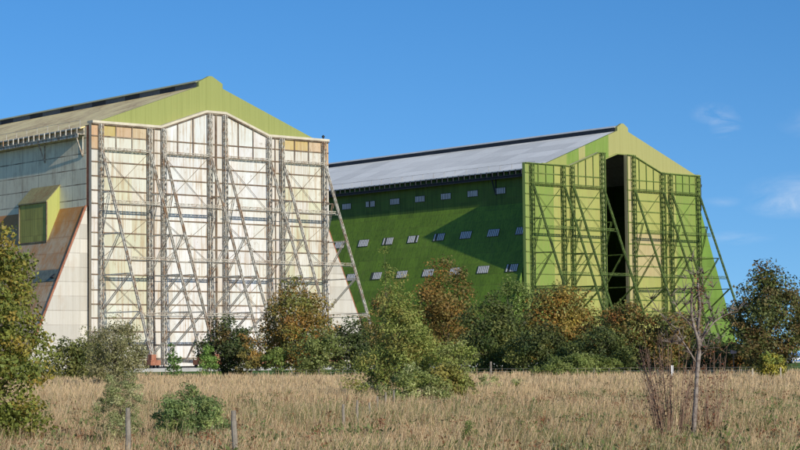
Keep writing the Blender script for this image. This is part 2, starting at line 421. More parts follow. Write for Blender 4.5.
def hangar(name, label, ox, oy, W, J, fl, style, leaves, vent, mats):
    L = 247.0
    root = empty(name, (ox, oy, 0)); tag(root, label, 'hangar')
    hw, z0v, z1v, ztop, yv = vent        # ridge vent: half width, foot, eave, apex, start
    ze = H - .35
    rz = lambda x: z0v + (ze - z0v) * (abs(x) - hw) / (W - hw)
    y0 = 1.3
    for s in (-1, 1):
        b = MB(); x0, x1 = sorted((s * W, s * (W - .35))); b.box(x0, x1, y0, L, J - .2, ze - .1)
        b.build('side_wall', [mats['wall']], root)
        # leaning annex side
        b = MB(); p = [(s * W, J), (s * (W + fl), 0), (s * (W + fl - .45), 0), (s * (W - .45), J)]
        b.prism(p, 'y', y0 + .3, L, 0); sl = b.build('annex_slope', mats['slope'], root)
        b = MB(); b.prism([(s * W, J - .15), (s * (W + fl - .05), .02), (s * (W - .4), .02)], 'y', y0 - .3, y0 + .29)
        ag = b.build('annex_end', mats['tri'], root)
        b = MB(); nx = .12
        b.bar((s * (W + .05), y0 - .05, J), (s * (W + fl), y0 - .05, .05), .5, .28); b.build('verge_trim', mats['verge'], ag)
        # jamb of the great opening
        b = MB(); x0, x1 = sorted((s * (W - .02), s * (W - 1.1))); b.box(x0, x1, .5, y0 - .02, J, ze); b.build('jamb', mats['jamb'], root)
        # roof slope with overhang
        b = MB(); xe = W + .9
        b.prism([(s * hw, rz(hw)), (s * xe, rz(xe)), (s * xe, rz(xe) - .25), (s * hw, rz(hw) - .25)], 'y', y0 + .45, L)
        rf = b.build('roof_slope', mats['roof'], root)
        # eaves gallery: floor, brackets, lattice fascia, handrail
        b = MB(); xa, xb = sorted((s * (W + .02), s * (W + 1.7)))
        b.box(xa, xb, y0 + .4, L, H - 2.05, H - 1.9)
        n = int(L / 2.0)
        xo = s * (W + 1.6); xi = s * (W + .06)
        for i in range(n):
            y = y0 + .8 + i * 2.0
            b.bar((xi, y, H - 1.95), (xi, y, H - .6), .22); b.bar((xo, y, H - 1.95), (xo, y, H - .75), .2)
        for i in range(0, 8, 7):
            y = y0 + 1.2 + i * 2.0
            b.bar((xi, y, H - 6.2), (xo, y, H - 2.1), .22); b.bar((xi, y, H - 6.2), (xi, y, H - 2.1), .22)
        b.box(min(xo, xo - s * .12), max(xo, xo - s * .12), y0 + .4, L, H - 2.6, H - 2.06)
        gal = b.build('eaves_gallery', mats['gal'], root)
        b = MB()
        for i in range(0, n, 2):
            y = y0 + .8 + i * 2.0; b.bar((s * (W + .85), y, rz(xe) - .05), (s * (W + .85), y, H + .75), .07)
        b.bar((s * (W + .85), y0 + .8, H + .72), (s * (W + .85), y0 + (n - 1) * 2.0, H + .72), .06)
        b.build('handrail', mats['hand'], gal)
        b = MB(); b.tube([(s * (xe + .12), y0 + .5, rz(xe) - .1), (s * (xe + .12), L, rz(xe) - .1)], [.17, .17], 8); b.build('gutter', mats['gutter'], rf)
    # gable over the door opening, split in coloured panels
    cuts = sorted(set([-W, -KINK, -PEAK, PEAK, KINK, W, -hw, hw] + mats['gcuts']))
    b = MB()
    def gtop(x): return rz(x) + .06 if abs(x) >= hw else z1v
    for x0, x1 in zip(cuts, cuts[1:]):
        e = 1e-4
        lo0, lo1 = top_at(x0) + .0, top_at(x1)
        hi0 = gtop(x0 + e) if x0 + e > -hw or True else 0; hi1 = gtop(x1 - e)
        xm = (x0 + x1) / 2
        lo0 = min(lo0, hi0 - .02); lo1 = min(lo1, hi1 - .02)
        b.prism([(x0, lo0), (x1, lo1), (x1, hi1), (x0, hi0)], 'y', y0 - .3, y0 + .44, 0, mats['gcol'](xm))
    gab = b.build('gable', mats['gable'], root)
    b = MB(); b.prism([(-hw, z1v), (hw, z1v), (.35, ztop), (-.35, ztop)], 'y', y0 - .29, max(yv, y0 + .5), 0, mats['gcol'](0))
    if yv > 3:
        b.box(-hw + .01, hw - .01, y0 + .45, yv, z0v - .2, z1v - .005, 0, mats['gcol'](0))
    b.build('vent_end', mats['gable'], gab)
    # cream ledge along the gable foot
    b = MB(); pr = [-W, -KINK, -PEAK, PEAK, KINK, W]
    for x0, x1 in zip(pr, pr[1:]):
        za, zb = top_at(x0), top_at(x1)
        b.prism([(x0, za + .02), (x1, zb + .02), (x1, zb + mats['ledge_h']), (x0, za + mats['ledge_h'])], 'y', mats['ledge_y'], y0 - .31)
    b.build('gable_ledge', mats['ledge'], gab)
    # ridge vent
    b = MB(); ys = max(yv, y0 + .5)
    seg = mats['vseg']; y = ys; i = 0
    while y < L - 2:
        y2 = min(L - 2, y + (seg[i % 2])); b.box(-hw, hw, y, y2 - .01, z0v - .3, z1v - .02, (i % 2) if seg[0] != seg[1] else 0); y = y2; i += 1
    rv = b.build('ridge_vent', [M['vent_pale'], M['vent_dark']] if seg[0] != seg[1] else [M['vent_dark']], root)
    b = MB(); b.prism([(-hw - .35, z1v - .02), (hw + .35, z1v - .02), (.3, ztop - .35), (-.3, ztop - .35)], 'y', ys + .02, L - 2); b.build('vent_cap', mats['cap'], rv)
    # closed far end and inside floor
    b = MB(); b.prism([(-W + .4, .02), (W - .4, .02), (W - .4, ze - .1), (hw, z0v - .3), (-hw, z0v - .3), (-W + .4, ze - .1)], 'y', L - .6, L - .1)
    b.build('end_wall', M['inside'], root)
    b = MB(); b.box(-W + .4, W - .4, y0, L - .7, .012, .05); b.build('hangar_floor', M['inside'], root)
    for s, off, k in leaves: door_leaf(root, s, off, k, style)
    # small ball finials / cable posts at the leaf corners
    return root

# white and rusting hangar
left = hangar('airship_hangar', 'huge rusting white airship hangar with olive gable and closed lattice braced doors', 0, 0, 28.5, 30.7, 13.4, 'left',
    [(-1, 0, 1), (1, 0, 1)], (2.9, 55.4, 56.4, 57.75, 0.2),
    dict(wall=M['wall_left'], slope=M['slope_left'], tri=M['tri_left'], roof=M['roof_left'], verge=M['rust'], jamb=M['rust'], gal=M['steel_left'], hand=M['steel_pale'],
         gutter=M['steel_pale'], gcuts=[], gcol=lambda x: None, gable=M['gable_left'], ledge=M['cream'], ledge_h=.5, ledge_y=-1.0, vseg=(7.5, 5.5), cap=M['cap']))
# dormer on the annex slope
dm = MB(); xo, xw = -31.36, -28.52
dm.poly([(xo, 21.4, 24.2), (xo, 10.9, 24.2), (xo, 10.9, 32.1), (xo, 21.4, 32.1)], 0)
dm.poly([(xw, 10.9, 30.3), (xo, 10.9, 24.2), (xo, 10.9, 32.1), (xw, 10.9, 35.3)][::-1], 1)
dm.poly([(xw, 21.4, 30.3), (xo, 21.4, 24.2), (xo, 21.4, 32.1), (xw, 21.4, 35.3)], 1)
dorm = dm.build('dormer', [M['dormer_front'], M['dormer_side']], left)
b = MB(); b.hexa([(xo - .25, 10.7, 31.9), (xo - .25, 21.6, 31.9), (xw, 21.6, 35.2), (xw, 10.7, 35.2), (xo - .25, 10.7, 32.12), (xo - .25, 21.6, 32.12), (xw, 21.6, 35.42), (xw, 10.7, 35.42)]); b.build('dormer_roof', M['dormer_roof'], dorm)
b = MB()
for yy in (10.95, 21.35): b.bar((xo - .03, yy, 24.2), (xo - .03, yy, 32.0), .22)
b.bar((xo - .03, 10.9, 31.95), (xo - .03, 21.4, 31.95), .22); b.bar((xo - .03, 10.9, 24.35), (xo - .03, 21.4, 24.35), .22); b.build('dormer_frame', M['rail_left'], dorm)
# dull skylight let into the slope
sx = lambda z, fl=13.4, J=30.7, W=28.5: -W - fl * (J - z) / J
b = MB(); b.hexa([(sx(16.4), 1.9, 16.4), (sx(16.4), 10, 16.4), (sx(18.6), 10, 18.6), (sx(18.6), 1.9, 18.6),
                  (sx(16.4) - .1, 1.9, 16.44), (sx(16.4) - .1, 10, 16.44), (sx(18.6) - .1, 10, 18.64), (sx(18.6) - .1, 1.9, 18.64)])
sk = b.build('skylight', M['skylight'], left)
b = MB(); b.hexa([(sx(16.9) - .12, 2.6, 16.95), (sx(16.9) - .12, 3.7, 16.95), (sx(17.7) - .12, 3.4, 17.75), (sx(17.7) - .12, 2.6, 17.75),
                  (sx(16.9) - .5, 2.6, 17.15), (sx(16.9) - .5, 3.7, 17.15), (sx(17.7) - .16, 3.4, 17.78), (sx(17.7) - .16, 2.6, 17.78)]); b.build('flap', M['dark'], sk)
# small finial posts at the right hand corner of the roof
b = MB(); b.bar((28.1, .6, H + .4), (28.1, .6, H + 1.5), .22); b.box(27.85, 28.35, .4, .8, H + 1.0, H + 1.3); b.build('vent_cowl', M['dark'], left)

GX, GY, GW, GJ, GF = 126.758, 7.053, 27.9, 37.6, 14.5
def gcol(x):
    if -19.5 < x < -15.4 or -13.2 < x < -5.1: return (.18, .28, .05)
    if x < -19.5: return (.29, .32, .09)
    return (.36, .35, .13)
green = hangar('airship_hangar', 'green painted airship hangar with grey roof and one door leaf slid open', GX, GY, GW, GJ, GF, 'green',
    [(-1, -8.0, .94), (1, -.5, .94)], (1.9, 55.8, 56.75, 57.75, 0.2),
    dict(wall=M['wall_green'], slope=M['slope_green'], tri=M['tri_green'], roof=M['roof_green'], verge=M['tri_green'], jamb=M['dark'], gal=M['dark'], hand=M['steel_pale'],
         gutter=M['cap_grey'], gcuts=[-19.5, -15.4, -13.2, -5.1], gcol=gcol, gable=M['gable_green'], ledge=M['gable_left'], ledge_h=.3, ledge_y=.6, vseg=(8, 8), cap=M['cap_grey']))
WR = random.Random(8)
def green_window(y, zc, slope):
    g = MB(); hh, wl = (.95 if slope else .8), (4.1 if slope else 3.8)
    def P(yy, z, o):
        if not slope: return (-GW - o, yy, z)
        x = -GW - GF * (GJ - z) / GJ; return (x - o * .93, yy, z + o * .36)
    def slab(a0, a1, z0, z1, o0, o1, mi):
        g.hexa([P(a0, z0, o0), P(a1, z0, o0), P(a1, z1, o0), P(a0, z1, o0), P(a0, z0, o1), P(a1, z0, o1), P(a1, z1, o1), P(a0, z1, o1)], mi)
    slab(y - wl / 2, y + wl / 2, zc - hh, zc + hh, .02, .10, 0)
    n = 6
    for i in range(n):
        if WR.random() < .035: continue
        a = y - wl / 2 + .18 + i * (wl - .2) / n
        slab(a, a + .36, zc - hh + .12, zc + hh - .12, .102, .16, 1)
    g.build('window', [M['frame'], M['glass']], green)
for i in range(19):
    green_window(5.3 + i * 9.72, 41.0, False); green_window(5.1 + i * 9.72, 30.8, True); green_window(5.1 + i * 9.85, 22.0, True)

# ------------------------------------------------------------------ foliage
def mesh_np(name, V, nper, cols, mat, parent=None):
    """V: (N*nper,3) array, polygons of nper verts each, cols (N,3)"""
    N = len(V) // nper
    me = bpy.data.meshes.new(name)
    me.vertices.add(len(V)); me.vertices.foreach_set('co', V.astype(np.float32).ravel())
    me.loops.add(len(V)); me.loops.foreach_set('vertex_index', np.arange(len(V), dtype=np.int32))
    me.polygons.add(N); me.polygons.foreach_set('loop_start', np.arange(0, len(V), nper, dtype=np.int32))
    me.polygons.foreach_set('loop_total', np.full(N, nper, dtype=np.int32))
    a = me.attributes.new('tint', 'FLOAT_COLOR', 'POINT')
    c = np.ones((len(V), 4), np.float32); c[:, :3] = np.repeat(cols, nper, axis=0); a.data.foreach_set('color', c.ravel())
    me.materials.append(mat); me.update(calc_edges=True); me.validate()
    o = bpy.data.objects.new(name, me); COL.objects.link(o)
    if parent: o.parent = parent
    return o

PROF = {
    'dome': [(0, .55), (.12, .85), (.35, 1), (.6, .95), (.8, .75), (.93, .45), (1, .12)],
    'tree': [(0, .3), (.12, .7), (.3, .95), (.5, 1), (.7, .86), (.86, .6), (.96, .32), (1, .1)],
    'cone': [(0, .75), (.15, 1), (.4, .78), (.65, .5), (.85, .25), (1, .05)],
    'vase': [(0, .35), (.2, .6), (.5, .95), (.75, 1), (.9, .8), (1, .45)],
    'mound': [(0, 1), (.3, .96), (.6, .8), (.85, .5), (1, .15)],
}
def unit(a): return a / np.maximum(np.linalg.norm(a, axis=1, keepdims=True), 1e-9)

def plant(name, label, cat, px, d, top, half, pal, prof='dome', n=5000, leaf=.3, base=0.0, clump=None, trunk=.16, seed=1, group=None,
          depth=1.0, ncl=None, aspect=.62, mat='leaf', bark='bark', lift=0.15, jag=.3, limbs=9, topx=0.0, z_abs=None, wild=0.0):
    """a tree or shrub seen at photo column px, d metres off; top = photo row of its crown top, half = half width in photo pixels"""
    half = half * 1.1
    if d > 120: n = int(n * 1.8); leaf = leaf * .8; jag = jag + .1
    else: n = int(n * 1.5); leaf = leaf * .92
    r = np.random.default_rng(seed)
    loc = at(px, d); hgt_ = z_abs or hgt(px, top, d); hw = half * d / F_PX
    root = empty(name, loc); tag(root, label, cat, group)
    z0 = base * hgt_; pz, pr = zip(*PROF[prof])
    ncl = ncl or max(30, int(n / 60)); clump = clump or max(hw, hgt_ * .5) * .175
    # clumps spread through the crown, mostly near its surface, with an uneven outline
    zf = r.random(ncl * 3); keep = r.random(ncl * 3) < np.interp(zf, pz, pr) ** .8; zf = zf[keep][:ncl]; k = len(zf)
    th = r.random(k) * 2 * np.pi
    ph = r.random(6) * 6.28
    env = 1 + jag * (.5 * np.sin(2 * th + ph[0] + 3 * zf) + .35 * np.sin(3 * th + ph[1] - 7 * zf) + .35 * np.sin(5 * th + 9 * zf + ph[2]))
    rad = np.interp(zf, pz, pr) * env * (r.random(k) ** .38) * (hw - clump * .5)
    cen = np.stack([rad * np.cos(th) * 1.0, rad * np.sin(th) * depth, z0 + clump * .4 + zf * (hgt_ - z0 - clump * .8)], 1)
    cen[:, 0] += topx * hw * zf
    cen[:, 2] *= 1 + jag * .22 * np.sin(4 * th + ph[3]) * zf
    cr = clump * r.uniform(.55, 1.25, k)
    # palette per clump, with variation per leaf
    pal = np.array(pal); w = r.random((k, 1)); ci = r.integers(0, len(pal), k); cj = r.integers(0, len(pal), k)
    ccol = pal[ci] * w + pal[cj] * (1 - w); ccol *= r.uniform(.8, 1.2, (k, 1))
    per = np.maximum(6, (n / k * (cr / cr.mean()) ** 1.5)).astype(int)
    idx = np.repeat(np.arange(k), per); N = len(idx)
    off = unit(r.normal(size=(N, 3))) * (r.random((N, 1)) ** .45)
    off[:, 2] *= .75 + wild
    P = cen[idx] + off * cr[idx, None]
    P[:, 2] = np.maximum(P[:, 2], .04 + .1 * r.random(N))
    axis = np.stack([np.zeros(N), np.zeros(N), np.full(N, (z0 + hgt_) * .45)], 1)
    outw = unit(P - axis)
    nrm = unit(outw * .55 + unit(off) * .5 + r.normal(size=(N, 3)) * .75 + np.array([0, 0, lift]))
    t1 = unit(np.cross(nrm, r.normal(size=(N, 3)))); t2 = np.cross(nrm, t1)
    L = leaf * r.uniform(.6, 1.35, (N, 1)); Wd = L * aspect
    V = np.stack([P - t1 * L * .5, P + t2 * Wd * .5 - t1 * L * .05 + nrm * L * .06, P + t1 * L * .5, P - t2 * Wd * .5 - t1 * L * .05 + nrm * L * .06], 1).reshape(-1, 3)
    col = ccol[idx] * 2.1 * r.uniform(.72, 1.3, (N, 1))
    mesh_np('crown', V, 4, np.clip(col, 0, .9), M[mat], root)
    # trunk and limbs reaching the clumps
    b = MB(); rr = random.Random(seed)
    zt = hgt_ * .72
    tr = [(0, 0, -.1)] + [(rr.uniform(-.06, .06) * hw * f + topx * hw * f, rr.uniform(-.06, .06) * hw * f, zt * f) for f in (.25, .5, .75, 1)]
    b.tube(tr, [trunk * 1.25, trunk, trunk * .75, trunk * .5, trunk * .2], 8)
    for i in r.choice(k, min(limbs, k), replace=False):
        c = cen[i]; zb = min(c[2] * .55, zt * .8); f = zb / zt; p0 = Vector((topx * hw * f, 0, zb)); p1 = Vector(c)
        mid = p0.lerp(p1, .5) + Vector((0, 0, -.04 * hgt_))
        b.tube([p0, mid, p1], [trunk * .45, trunk * .28, trunk * .07], 6)
    b.build('trunk', M[bark], root, True)
    return root

OLIVE = [(.070, .085, .022), (.10, .105, .03), (.055, .07, .02)]
DARK = [(.030, .045, .014), (.045, .06, .018), (.035, .04, .015)]
GREEN = [(.08, .11, .025), (.11, .135, .032), (.06, .09, .022)]
ORANGE = [(.185, .105, .024), (.14, .10, .026), (.095, .09, .025), (.15, .078, .02)]
RUSTY = [(.17, .07, .02), (.125, .068, .02), (.085, .075, .024)]
GOLD = [(.17, .13, .028), (.12, .12, .03), (.09, .11, .028), (.19, .115, .025)]
WILLOW = [(.135, .16, .04), (.17, .185, .055), (.10, .125, .03)]
SILVER = [(.25, .255, .125), (.175, .185, .07), (.12, .14, .045)]

TR = 'trees and bushes along the foot of the hangars'
plant('tree', 'leafy yellowing green tree at the left edge, nearest tree to the camera', 'tree', -10, 46, 232, 58,
      [(.11, .12, .024), (.08, .10, .022), (.165, .125, .026), (.10, .115, .024)], 'dome', 15000, .105, .02, .34, .07, 11, jag=.4)
plant('willow_shrub', 'thin grey green willow shrub in the grass behind the leftmost post', 'shrub', 121, 44, 374, 25,
      [(.17, .19, .085), (.12, .14, .05), (.21, .21, .105)], 'vase', 7000, .06, 0, .13, .018, 12, aspect=.3, jag=.4, limbs=30)
plant('shrub', 'low spreading dark green shrub in the grass beside the second post', 'shrub', 190, 47, 386, 46,
      [(.075, .11, .035), (.10, .14, .05), (.06, .085, .03), (.15, .18, .06)], 'mound', 7000, .08, 0, .19, .02, 13, aspect=.4, jag=.45, limbs=30)
plant('bush', 'green bush between the left tree and the white annex end', 'bush', 75, 190, 336, 29, OLIVE + [(.11, .115, .03), (.13, .115, .035)], 'dome', 3600, .34, 0, 1.0, .12, 14, TR)
plant('bush', 'tall grey olive bush in front of the white hangar, twiggy on top', 'bush', 113, 150, 318, 33,
      [(.12, .115, .05), (.15, .14, .07), (.09, .095, .035)], 'dome', 5200, .25, 0, .7, .12, 15, TR, aspect=.4, jag=.4, limbs=26)
plant('sapling', 'dark green sapling beside the rusty buttress foot of the white hangar', 'tree', 173, 198, 346, 11, [(.05, .09, .025), (.07, .12, .03)], 'tree', 500, .28, 0, .45, .05, 16, TR)
plant('bush', 'dark rounded bush with a rust tinged top, leftmost of those before the white doors', 'bush', 228, 205, 315, 28, DARK + DARK + [(.12, .07, .02)], 'dome', 4200, .34, 0, .95, .14, 17, TR)
plant('sapling', 'small bright green sapling in front of the dark rounded bush', 'tree', 207, 196, 344, 14, [(.085, .14, .03), (.11, .17, .04)], 'cone', 900, .26, 0, .5, .05, 18, TR)
plant('bush', 'small orange tinged bush right of the dark rounded bush', 'bush', 250, 200, 344, 15, [(.20, .12, .03), (.13, .11, .03), (.10, .10, .03)], 'dome', 1100, .28, 0, .55, .06, 19, TR)
plant('tree', 'round orange and green autumn tree before the white doors', 'tree', 296, 210, 281, 40, ORANGE + [(.12, .12, .03), (.10, .11, .03)], 'tree', 7600, .36, .02, 1.25, .22, 20, TR, jag=.22)
plant('bush', 'mid green bush under the round orange tree', 'bush', 318, 196, 328, 25, [(.11, .125, .04), (.085, .105, .03)], 'dome', 3200, .3, 0, .8, .1, 21, TR)
plant('bush', 'very dark bush between the round orange tree and the pale willow', 'bush', 350, 214, 321, 26, DARK, 'dome', 3600, .34, 0, .95, .12, 22, TR)
plant('bush', 'low green bush at the left foot of the round orange tree', 'bush', 274, 198, 346, 14, GREEN, 'dome', 1000, .28, 0, .5, .05, 23, TR)
plant('willow_tree', 'tall pale green willow standing forward in the field', 'tree', 410, 98, 284, 49, WILLOW + [(.16, .14, .04)], 'cone', 12000, .19, 0, .55, .09, 24, aspect=.34, jag=.4, limbs=50, mat='leaf_silver', topx=-.35)
plant('willow_tree', 'slender willow leader rising left of the pale willow', 'tree', 386, 100, 252, 16, WILLOW, 'cone', 1100, .17, .1, .32, .05, 25, aspect=.34, jag=.6, limbs=30, mat='leaf_silver')
plant('willow_shrub', 'silvery shrub at the foot of the tall pale willow', 'shrub', 412, 84, 366, 34, SILVER + GREEN, 'mound', 3400, .15, 0, .35, .03, 26, aspect=.35, mat='leaf_silver', limbs=30)
plant('willow_shrub', 'upright silvery green shrub right of the tall pale willow', 'shrub', 455, 95, 338, 18, SILVER + WILLOW, 'vase', 1500, .17, 0, .4, .03, 27, aspect=.35, mat='leaf_silver', jag=.5, limbs=30)
plant('bush', 'yellow green bush at the right foot of the tall pale willow', 'bush', 445, 90, 364, 26, [(.13, .13, .03), (.16, .13, .035), (.10, .12, .03)], 'mound', 2400, .16, 0, .4, .04, 28)
plant('tree', 'orange brown autumn tree between the pale willow and the dark green tree', 'tree', 446, 225, 262, 38, [(.15, .088, .022), (.12, .082, .024), (.09, .078, .024)], 'tree', 6500, .38, .02, 1.3, .22, 29, TR)
plant('tree', 'small rust tinged tree left behind the pale willow', 'tree', 382, 226, 296, 26, [(.16, .10, .035), (.11, .095, .03)], 'tree', 3000, .36, 0, 1.0, .16, 30, TR)
plant('tree', 'dark olive tree right of the orange brown tree', 'tree', 490, 205, 296, 34, DARK + OLIVE, 'dome', 6000, .36, 0, 1.15, .2, 31, TR)
plant('tree', 'grey green round headed tree standing against the green hangar corner', 'tree', 512, 232, 278, 27, [(.075, .10, .026), (.10, .125, .034)], 'tree', 4200, .38, 0, 1.15, .2, 32, TR)
plant('tree', 'broad orange and gold autumn tree before the slid open door leaf', 'tree', 560, 212, 285, 44, ORANGE + GOLD + [(.10, .09, .03)], 'tree', 7800, .37, 0, 1.25, .22, 33, TR)
plant('bush', 'dark green bush under the broad orange tree', 'bush', 540, 198, 326, 30, DARK + OLIVE, 'dome', 4000, .33, 0, .9, .12, 34, TR)
plant('tree', 'red tinted autumn tree below the dark hangar opening', 'tree', 622, 206, 305, 36, RUSTY + OLIVE[:2] + [(.14, .10, .03)], 'dome', 6200, .36, 0, 1.15, .2, 35, TR)
plant('bush', 'very dark bush below the red tinted tree', 'bush', 598, 194, 328, 34, DARK + OLIVE, 'dome', 4400, .33, 0, .9, .12, 36, TR)
plant('tree', 'mixed green and rust tree behind the dead tree', 'tree', 672, 204, 308, 36, OLIVE[:1] + [(.15, .09, .028), (.10, .11, .035), (.13, .075, .022)], 'dome', 6200, .36, 0, 1.1, .2, 37, TR)
plant('bush', 'dark low bush between the dead tree and the big right tree', 'bush', 706, 192, 334, 26, DARK + [(.10, .055, .025)], 'dome', 3400, .32, 0, .8, .12, 38, TR)
plant('bush', 'red leaved bush at the left foot of the big right tree', 'bush', 738, 186, 338, 20, RUSTY + DARK, 'dome', 2400, .31, 0, .75, .1, 39, TR)
plant('tree', 'big dark maroon and green tree against the sky at the right', 'tree', 767, 176, 270, 39, [(.060, .070, .022), (.080, .066, .024), (.045, .060, .018), (.09, .056, .022), (.07, .085, .025)], 'tree', 10500, .32, .03, 1.05, .2, 40, TR, jag=.3)
plant('tree', 'dark tree cut by the right edge of the photo beside the big maroon tree', 'tree', 806, 182, 304, 14, DARK + OLIVE, 'dome', 2600, .3, .42, .9, .14, 41, TR)
plant('sapling', 'young yellow leaved sapling held between two stakes', 'tree', 768, 142, 351, 13, [(.11, .14, .03), (.20, .18, .03), (.14, .12, .03)], 'dome', 1500, .2, .18, .38, .04, 42)
plant('ivy_mound', 'long low ivy covered mound along the fence', 'bush', 577, 180, 353, 62, [(.095, .12, .03), (.13, .15, .045), (.07, .09, .022)], 'mound', 6000, .24, 0, .55, .06, 43, depth=.35, jag=.18)
plant('weed_clump', 'pale grey green weed clump right of the willow foot', 'weed', 484, 116, 373, 19, SILVER, 'mound', 900, .14, 0, .28, .02, 44, aspect=.35, mat='leaf_silver', limbs=14)
plant('weed_clump', 'small pale weed clump in the mid field, right one of two', 'weed', 516, 118, 377, 9, SILVER + GREEN, 'mound', 350, .13, 0, .22, .02, 45, aspect=.35, mat='leaf_silver', limbs=10)
plant('weed_clump', 'flat grey weed patch left of the willow foot', 'weed', 372, 105, 382, 26, [(.14, .15, .09), (.19, .2, .13)], 'mound', 900, .13, 0, .2, .02, 46, aspect=.4, limbs=10)
plant('weed_clump', 'small dark green weed clump low in the middle of the field', 'weed', 468, 41, 421, 16, GREEN, 'mound', 800, .05, 0, .1, .01, 47, aspect=.35, limbs=20)
plant('weed_clump', 'brownish green tall weed beside the small dark clump', 'weed', 508, 52, 408, 14, [(.15, .14, .06), (.18, .13, .06)], 'vase', 600, .05, 0, .12, .01, 48, aspect=.35, limbs=24)
plant('weed_clump', 'lone slim brown weed stalk in the far field', 'weed', 604, 118, 381, 3, [(.12, .1, .04), (.1, .08, .04)], 'tree', 120, .1, 0, .12, .015, 49, limbs=8)

# bare dead tree with bleached limbs
def dead_tree():
    d = 41.0; o = at(690, d); k = d / F_PX
    root = empty('dead_tree', o); tag(root, 'bare dead tree with bleached forked limbs standing in the field', 'tree')
    rr = random.Random(3); b = MB()
    def P(px, py, dep=0.0):
        lat = (px - 690) * k; p = Vector((math.cos(YAW + .145) * lat + math.sin(YAW) * dep, -math.sin(YAW + .145) * lat + math.cos(YAW) * dep, hgt(690, py, d))); return p
    P_ = lambda x, y: tuple(P(x, y, .1))
    def limb(pts, r0, r1, dep=(0, 0), part=None):
        n = len(pts); q = []
        for i, (x, y) in enumerate(pts):
            f = i / (n - 1); q.append(P(x, y, dep[0] + (dep[1] - dep[0]) * f) + Vector((rr.uniform(-.008, .008), rr.uniform(-.008, .008), 0)))
        bb = part or b
        bb.tube(q, [(r0 + (r1 - r0) * i / (n - 1)) * rr.uniform(.6, .8) if r0 < .08 else r0 + (r1 - r0) * i / (n - 1) for i in range(n)], 8)
        return q
    limb([(690, 436), (691, 420), (692.5, 400), (694.5, 380), (696, 362), (697, 350)], .074, .055)
    b.build('trunk', M['bark_dead'], root, True)
    specs = [
        ([(697, 351), (696, 340), (693, 330), (690, 318), (689.5, 304), (690, 296)], .05, .03, (0, -.1)),
        ([(697, 350), (701, 338), (706, 327), (711, 321), (716, 314)], .045, .012, (0, .3)),
        ([(697, 352), (698, 338), (696, 322), (693.5, 308), (699, 290), (700, 276)], .05, .008, (0, .2)),
        ([(694, 362), (689, 354), (684, 347), (680, 341), (672, 334), (666, 326)], .035, .007, (0, -.3)),
        ([(693, 330), (686, 322), (680, 316), (674, 306), (668, 297)], .026, .005, (0, -.3)),
        ([(701, 338), (712, 323), (722, 317), (731, 313.5), (739, 312)], .028, .012, (0, .4)),
        ([(680, 341), (675, 330), (664, 322), (655, 312), (648, 300)], .018, .004, (-.2, -.5)),
        ([(690, 318), (684, 306), (682, 292), (684, 280)], .018, .004, (-.1, -.3)),
        ([(693.5, 308), (692, 292), (695, 276), (693, 262)], .018, .004, (.1, .3)),
        ([(697, 322), (703, 305), (704, 288), (707, 274)], .018, .004, (.1, .5)),
        ([(706, 327), (712, 312), (710, 300), (715, 288)], .016, .004, (.2, .4)),
        ([(684, 347), (676, 344), (668, 343), (660, 337)], .016, .004, (-.1, -.4)),
        ([(696, 358), (705, 350), (714, 347), (720, 340)], .018, .004, (0, .3)),
    ]
    for pts, r0, r1, dep in specs:
        g = MB(); q = limb(pts, r0, r1, dep, g)
        for _ in range(22):
            i = rr.randrange(1, len(q)); p = q[i]; L = rr.uniform(.12, .34)
            v = Vector((rr.gauss(0, .7), rr.gauss(0, .7), rr.uniform(.1, 1.0))).normalized() * L
            g.tube([p, p + v * .5 + Vector((0, 0, .02)), p + v], [.008, .006, .003], 5)
        g.build('limb', M['bark_dead'], root, True)
    # broken peeling stub
    g = MB(); limb([(699, 300), (698, 288), (697.5, 284)], .045, .03, (.1, .1), g); limb([(697, 330), (699, 312), (699, 298)], .045, .045, (.05, .1), g)
    g.build('stub', M['bark_dead'], root, True)
    q = np.random.default_rng(4); LF = []
    for cx, cy, n_, sp in ((699, 290, 90, .10), (698, 310, 60, .09), (705, 352, 60, .16), (714, 372, 60, .2)):
        c = np.array(P_(cx, cy)); LF.append(c + q.normal(size=(n_, 3)) * sp * np.array([.7, .7, 1.4]))
    LF = np.concatenate(LF); N = len(LF); t1 = unit(q.normal(size=(N, 3))); t2 = unit(np.cross(t1, q.normal(size=(N, 3)))); L = .03 * q.uniform(.6, 1.4, (N, 1))
    V = np.stack([LF, LF + t1 * L + t2 * L * .5, LF + t1 * L * 2, LF + t1 * L - t2 * L * .5], 1).reshape(-1, 3)
    pl = np.array([(.22, .12, .06), (.26, .09, .05), (.18, .13, .08)]); mesh_np('withered_leaves', V, 4, pl[q.integers(0, 3, N)], M['leaf'], root)
    return root
dead_tree()

